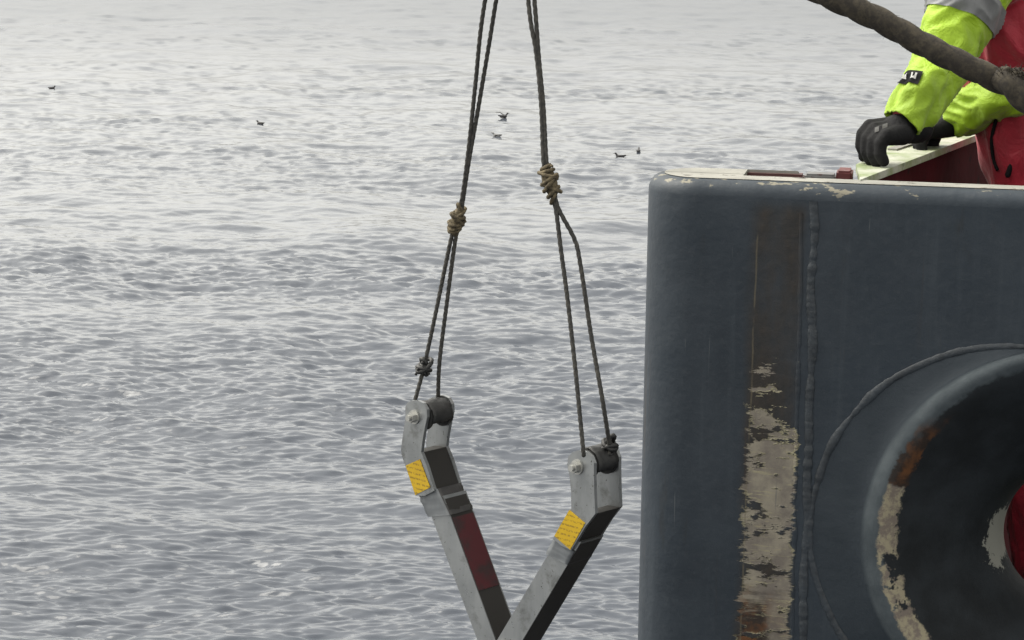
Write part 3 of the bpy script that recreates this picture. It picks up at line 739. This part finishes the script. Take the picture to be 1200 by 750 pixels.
# ------------------------------------------------------------------ worker
M['suit'] = None
def cloth(name, c, dirt, bumpn=14, trans=0):
    m = N(name); f = m.noise(9, 5, .6); g = m.noise(220, 2)
    cc_ = m.mix(m.ss(f, .35, .7), c, tuple(x * .72 for x in c)); cc_ = m.mix(m.ma('MULTIPLY', m.ss(m.noise(26, 5, .7), .62, .74), .55), cc_, dirt)
    m.base(cc_).set(Roughness=.62); m.b.inputs['Sheen Weight'].default_value = .15
    m.bump(m.ma('ADD', m.noise(bumpn, 4, .6, dist=.8), m.ma('MULTIPLY', g, .05)), .45, .02); return m.m
M['suit'] = cloth('crimson_suit_fabric', (.37, .013, .032), (.14, .010, .016))
M['hivis'] = cloth('high_visibility_yellow_fabric', (.30, .47, .009), (.14, .17, .010), 18)
M['silver'] = steel('reflective_tape', (.23, .235, .24), .2, .4, 60)
M['glove'] = plain('black_glove_leather', (.006, .006, .007), .8, 0, .4, 60, .5, .004); M['glove'].node_tree.nodes['Principled BSDF'].inputs['Specular IOR Level'].default_value = .25
M['skin'] = plain('skin', (.50, .30, .22), .5)
M['black'] = plain('black_trim', (.007, .007, .008), .85); M['black'].node_tree.nodes['Principled BSDF'].inputs['Specular IOR Level'].default_value = .2
M['patchgrey'] = plain('grey_print', (.05, .05, .048), .7)
M['patchwhite'] = plain('white_print', (.36, .36, .35), .6)
M['helmet'] = plain('white_helmet', (.7, .7, .66), .3)
per = empty('person', Vector((P(1240, 330, 4.85).x, 4.85, ZDECK)))
tag(per, 'person in crimson suit with yellow sleeves and black gloves leaning on the side rail', 'person')
hipL, hipR = P(1243, 340, 4.78), P(1243, 335, 4.95)
kneeL, kneeR = P(1222, 600, 4.70), P(1240, 570, 4.98)
footL = Vector((kneeL.x + .06, kneeL.y - .01, ZDECK + .05)); footR = Vector((kneeR.x + .08, kneeR.y + .02, ZDECK + .05))
belly = P(1246, 215, 4.88); chest = P(1192, 40, 4.87); neck = P(1150, -70, 4.87); head = P(1118, -165, 4.86)
shL = P(1168, -38, 4.70); shR = P(1163, -38, 5.04)
elL = P(1106, 72, 4.62); wrL = P(1050, 148, 4.53)
elR = P(1188, 106, 4.76); wrR = P(1106, 147, 4.86)
bm = bmesh.new(); Yv = Vector((0, 1, 0))
blob(bm, P(1245, 345, 4.86), belly, .165, .155); blob(bm, belly, chest, .155, .15); blob(bm, chest + Yv * .07, chest - Yv * .07, .14, .14)
blob(bm, chest, neck, .13, .075); blob(bm, shL, shR, .085, .085); blob(bm, neck, head, .06, .07)
blob(bm, hipL, kneeL, .115, .078); blob(bm, kneeL, footL, .080, .062); blob(bm, hipR, kneeR, .115, .078); blob(bm, kneeR, footR, .080, .062)
for ft in (footL, footR): blob(bm, ft + Vector((.03, 0, 0)), ft + Vector((-.16, .01, -.01)), .05, .042)
blob(bm, shL, elL, .050, .038); blob(bm, elL, elL.lerp(wrL, .8), .036, .026); blob(bm, shR, elR, .050, .038); blob(bm, elR, elR.lerp(wrR, .8), .036, .026)
hd = head + Vector((-.02, 0, .03)); blob(bm, hd, hd + Vector((-.03, 0, .06)), .088, .092)
fc = hd + Vector((-.105, 0, .01)); blob(bm, fc, fc + Vector((-.022, 0, -.012)), .016, .014)          # nose
blob(bm, hd + Vector((-.07, 0, -.06)), hd + Vector((-.085, 0, -.065)), .035, .03)                     # jaw
for s in (-1, 1): blob(bm, hd + Vector((.01, s * .092, .01)), hd + Vector((.015, s * .094, .035)), .016, .014)  # ears
me = remesh(bm, .010, 5)
ob = link('body', me, [M['suit'], M['skin'], M['black']], per)
co = np.empty(len(me.vertices) * 3, np.float32); me.vertices.foreach_get('co', co); co = co.reshape(-1, 3)
# folds in the suit
nrm = np.empty(len(me.vertices) * 3, np.float32); me.vertices.foreach_get('normal', nrm); nrm = nrm.reshape(-1, 3)
for i in range(len(co)):
    p = co[i]
    if p[2] < neck.z - .02 and p[2] > ZDECK + .10:
        d = noise.noise((p[0] * 13, p[1] * 13, p[2] * 6)) * .014 + abs(noise.noise((p[0] * 20 + 3, p[1] * 20, p[2] * 11 + p[0] * 12))) * -.022
        co[i] = p + nrm[i] * d
me.vertices.foreach_set('co', co.ravel()); me.update()
for pl_ in me.polygons:
    c = pl_.center
    if c.z > neck.z + .045: pl_.material_index = 1
    elif c.z < ZDECK + .10: pl_.material_index = 2
# helmet
bm = bmesh.new(); bmesh.ops.create_uvsphere(bm, u_segments=28, v_segments=16, radius=.125, matrix=Matrix.Translation(hd + Vector((-.012, 0, .075))))
bmesh.ops.delete(bm, geom=[x for x in bm.verts if x.co.z < hd.z + .06], context='VERTS')
hm = mk_bm('helmet', bm, M['helmet'], per, smooth=True); sm = hm.modifiers.new('t', 'SOLIDIFY'); sm.thickness = .005
for s in (-1, 1):
    bm = bmesh.new(); bmesh.ops.create_uvsphere(bm, u_segments=12, v_segments=8, radius=.011, matrix=Matrix.Translation(hd + Vector((-.092, s * .034, .03)))); mk_bm('eye', bm, M['black'], per, smooth=True)
bm = bmesh.new(); blob(bm, hd + Vector((-.110, -.02, -.052)), hd + Vector((-.110, .02, -.052)), .006, .006); mk_bm('mouth', bm, M['suit'], per, smooth=True)
# sleeves
class Sleeve:
    def __init__(s, pts, rad, seed, fold=1.0):
        s.c, s.L = crom(pts, 121); s.rad = rad; s.seed = seed; s.fold = fold
    def pt(s, t, th, off=0):
        i = min(max(t, 0), 1) * 120; j = min(int(i), 119); f = i - j
        c = s.c[j].lerp(s.c[j + 1], f)
        T = (s.c[min(j + 4, 120)] - s.c[max(j - 3, 0)]).normalized()
        e1 = Vector((0, -1, 0)); e1 = (e1 - T * e1.dot(T)).normalized(); e2 = T.cross(e1)
        k = t * (len(s.rad) - 1); a = min(int(k), len(s.rad) - 2); r = s.rad[a] + (s.rad[a + 1] - s.rad[a]) * (lambda x: x * x * (3 - 2 * x))(k - a)
        ct, st = math.cos(th), math.sin(th)
        q = (t * s.L * 17 + .9 * ct + s.seed, ct * 1.1, st * 1.1)
        wr = noise.noise(q) * .010 + (abs(noise.noise((t * s.L * 30 + ct * 2 + s.seed, ct * 1.3 + 5, st * 1.3))) - .25) * -.014
        big = noise.noise((t * s.L * 8 + s.seed, ct * .8 + 9, st * .8)) * .012
        r = r + (wr + big) * s.fold + off
        if t > .96: r -= (t - .96) / .04 * .004
        return c + (e1 * ct + e2 * st) * r
    def grid(s, t0, t1, a0, a1, nt, na, off=0, close=False):
        vs = [s.pt(t0 + (t1 - t0) * i / nt, a0 + (a1 - a0) * k / na, off) for i in range(nt + 1) for k in range(na if close else na + 1)]
        w_ = na if close else na + 1; fs = []
        for i in range(nt):
            for k in range(na):
                fs.append((i * w_ + k, i * w_ + (k + 1) % w_, (i + 1) * w_ + (k + 1) % w_, (i + 1) * w_ + k))
        return vs, fs
S1 = Sleeve([shL + Vector((.0, 0, .02)), P(1136, -5, 4.67), P(1122, 30, 4.65), P(1104, 72, 4.62), P(1086, 108, 4.585), P(1069, 132, 4.555), P(1056, 146, 4.54)],
            [.080, .080, .077, .066, .060, .056, .051, .039], 2.3)
def sleeve_obj(S, name='sleeve'):
    vs, fs = S.grid(0, 1, 0, 2 * math.pi, 130, 72, 0, True)
    # turn the cuff in
    b = len(vs); ring = vs[-72:]; cen = sum(ring, Vector()) / 72
    vs += [cen + (p - cen) * .86 + (S.c[110] - S.c[120]).normalized() * .012 for p in ring]
    fs += [(b - 72 + k, b - 72 + (k + 1) % 72, b + (k + 1) % 72, b + k) for k in range(72)]
    return mk(name, vs, fs, M['hivis'], per)
sl1 = sleeve_obj(S1)
vs, fs = S1.grid(.235, .375, 0, 2 * math.pi, 24, 72, .0025, True); mk('reflective_band', vs, fs, M['silver'], sl1)
# black badge with two pale marks on the forearm
def patch(S, t0, t1, a0, a1, off, mat, name, par):
    vs, fs = S.grid(t0, t1, a0, a1, 14, 14, off); return mk(name, vs, fs, mat, par)
BT0, BT1, BA0, BA1 = .775, .865, R(84), R(36)
BADGE = (BT0, BT1, BA0, BA1)
bd = patch(S1, BT0, BT1, BA0, BA1, .003, M['black'], 'badge', sl1)
def bu(u0, u1, v0, v1):   # u across the badge, v along the arm
    return (BT0 + (BT1 - BT0) * v0, BT0 + (BT1 - BT0) * v1, BA0 + (BA1 - BA0) * u0, BA0 + (BA1 - BA0) * u1)
for c in (.10, .55):
    vs = []; fs = []
    for r_ in ((c + .05, c + .12, .27, .74), (c + .22, c + .29, .27, .74), (c + .12, c + .22, .60, .74)):
        a, f_ = S1.grid(*bu(*r_), 5, 5, .0048); b = len(vs); vs += a; fs += [tuple(i + b for i in q) for q in f_]
    mk('badge_letter', vs, fs, M['patchwhite'], sl1)
S2 = Sleeve([P(1230, 60, 4.90), P(1205, 90, 4.80), elR, P(1160, 117, 4.79), P(1137, 129, 4.82), P(1117, 139, 4.845)], [.05, .058, .060, .055, .050, .046], 7.7)
sleeve_obj(S2)
# zip, pocket flap line on the suit
def surf_y(px, py):      # nearest suit point seen at that pixel
    r = ray(px, py); hit = bv.ray_cast(CPOS, r.normalized()); return hit[0]
from mathutils.bvhtree import BVHTree
bmx = bmesh.new(); bmx.from_mesh(me); bv = BVHTree.FromBMesh(bmx); bmx.free()
# gloves: palm, four fingers curling over the rail edge, thumb
def glove(wr, kn, side, curl, name='glove', thumb=1):
    # wr wrist, kn middle knuckle, side = direction index->little finger, curl = list of offsets from a knuckle
    bm = bmesh.new(); f = (kn - wr).normalized(); up = side.cross(f).normalized()
    if up.z < 0: up = -up
    for k in (-1.5, -.5, .5, 1.5):
        blob(bm, wr + side * k * .012 - up * .004, kn + side * k * .0185 - f * .004 - up * .004, .0235, .0175)
    lens = (.95, 1.05, 1.0, .82)
    for i, k in enumerate((-1.5, -.5, .5, 1.5)):
        p = kn + side * k * .0195; r = .0142
        for d in curl:
            q = p + d * lens[i] + side * k * .0012; blob(bm, p, q, r, r * .9); p = q; r *= .93
    t0 = wr + f * .03 - side * .026 - up * .008
    t1 = t0 + f * .018 - side * .006 - up * .028; t2 = t1 + f * .006 + side * .006 - up * .026
    blob(bm, t0, t1, .0165, .0145); blob(bm, t1, t2, .0145, .012)
    blob(bm, wr - f * .05, wr, .033, .031, None)
    return link(name, remesh(bm, .0032, 3), M['glove'], per)
sd_ = Vector((.42, -.88, -.22)).normalized()      # index (far) to little finger (near)
wrG, knG = P(1052, 151, 4.535), P(1029, 153, 4.51)
g1 = glove(wrG, knG, sd_, [Vector((-.014, -.004, -.017)), Vector((-.002, -.002, -.024)), Vector((.008, -.002, -.018))])
wr2, kn2 = P(1112, 144, 4.85), P(1093, 149, 4.83)
glove(wr2, kn2, (Vector((-.2, -1, -.1))).normalized(), [Vector((-.02, -.01, -.014)), Vector((-.012, -.008, -.02)), Vector((.008, -.002, -.018))])
# grey print on the back of the near glove
bmx = bmesh.new(); bmx.from_mesh(g1.data); bvg = BVHTree.FromBMesh(bmx); bmx.free()
def on_glove(x, y):
    r = ray(x, y).normalized(); h = bvg.ray_cast(CPOS, r); return (h[0] - r * .0015) if h[0] else None
for (x, y, w2, h2) in ((1025, 149.5, 5, 6), (1034, 146, 6, 5)):
    gv = [on_glove(x + w2 * i / 4, y + h2 * j / 4 - (w2 * i / 4) * .35) for j in range(5) for i in range(5)]
    if all(gv): mk('glove_print', gv, [(j * 5 + i, j * 5 + i + 1, (j + 1) * 5 + i + 1, (j + 1) * 5 + i) for j in range(4) for i in range(4)], M['patchgrey'], g1)
# black zip and pull on the suit
def on_suit(x, y):
    r = ray(x, y).normalized(); h = bv.ray_cast(CPOS, r); return (h[0] - r * .003) if h[0] else None
zp = [on_suit(x, y) for x, y in ((1172, 128), (1166, 145), (1162, 165), (1164, 185), (1169, 200))]
if all(zp):
    vs, fs, _ = rope_geo(zp, .0038, .004, .02, 8, 3, .1); mk('zip', vs, fs, M['black'], per)
zq = on_suit(1181, 205)
if zq:
    bm = bmesh.new(); blob(bm, zq, zq + Vector((.006, -.003, .022)), .006, .006); mk_bm('zip_pull', bm, M['black'], per, smooth=True)

# bitt
bt.location = (e.x, e.y + .02, ZT); tag(bt, 'short steel mooring bitt on the bulwark top holding the hawser', 'bitt')
bm = bmesh.new(); b0_ = Vector((e.x, e.y + .045, ZT + .004)); cyl(bm, b0_, b0_ + Vector((0, 0, .16)), .035, 20); mk_bm('post', bm, M['davit'], bt)
bm = bmesh.new(); cyl(bm, b0_ + Vector((0, 0, .16)), b0_ + Vector((0, 0, .175)), .05, 20); mk_bm('cap', bm, M['davit'], bt)

# ------------------------------------------------------------------ seabirds on the water
M['bird'] = plain('grey_brown_plumage', (.060, .058, .060), .7); M['birdpale'] = plain('pale_grey_plumage', (.22, .22, .22), .7); M['bill'] = plain('dark_bill', (.03, .028, .02), .5)
def bird(px, py, hdg, label, mat, scale=1.0, wing=False):
    pos = PZ(px, py, 0.0); pos = PZ(px, py, sea_height(pos.x, pos.y)); pos.z = sea_height(pos.x, pos.y); o = empty('seabird', pos); tag(o, label, 'bird', 'seabirds floating on the water')
    c, s = math.cos(R(hdg)), math.sin(R(hdg))
    def W(x, y, z): return pos + Vector((x * c - y * s, x * s + y * c, z)) * scale
    bm = bmesh.new()
    blob(bm, W(-.10, 0, .045), W(.08, 0, .05), .075, .085); blob(bm, W(-.10, 0, .06), W(-.24, 0, .085), .055, .018)
    blob(bm, W(.10, 0, .08), W(.17, 0, .17), .05, .036); blob(bm, W(.17, 0, .175), W(.195, 0, .18), .042, .036)
    link('body', remesh(bm, .012, 3), mat, o)
    bm = bmesh.new(); cyl(bm, W(.22, 0, .178), W(.275, 0, .168), .013, 8, .004); mk_bm('bill', bm, M['bill'], o)
    for k in (-1, 1):
        bm = bmesh.new()
        if wing and k == 1:
            blob(bm, W(.02, .06, .11), W(-.10, .22, .20), .03, .02); blob(bm, W(-.10, .22, .20), W(-.30, .30, .19), .022, .008)
        else:
            blob(bm, W(.05, k * .066, .075), W(-.24, k * .03, .105), .034, .012)
        link('wing', remesh(bm, .010, 2), M['bird'], o)
for a in ((590, 138.5, 15, 'dark seabird on the water with one wing half lifted', M['bird'], 1.15, True),
          (582, 161, 170, 'pale breasted seabird sitting on the water between the two slings', M['birdpale'], 1.0),
          (726.5, 184, 190, 'dark seabird on the water, larger of the pair beside the bulwark corner', M['bird'], 1.1),
          (748, 178.5, 80, 'small dark seabird swimming away, smaller of the pair beside the bulwark corner', M['bird'], .95),
          (305, 146, 160, 'lone dark seabird floating on open water in a calm patch', M['bird'], .9),
          (61, 105, 20, 'tiny lone seabird far out on the open water', M['bird'], .85)):
    bird(*a)
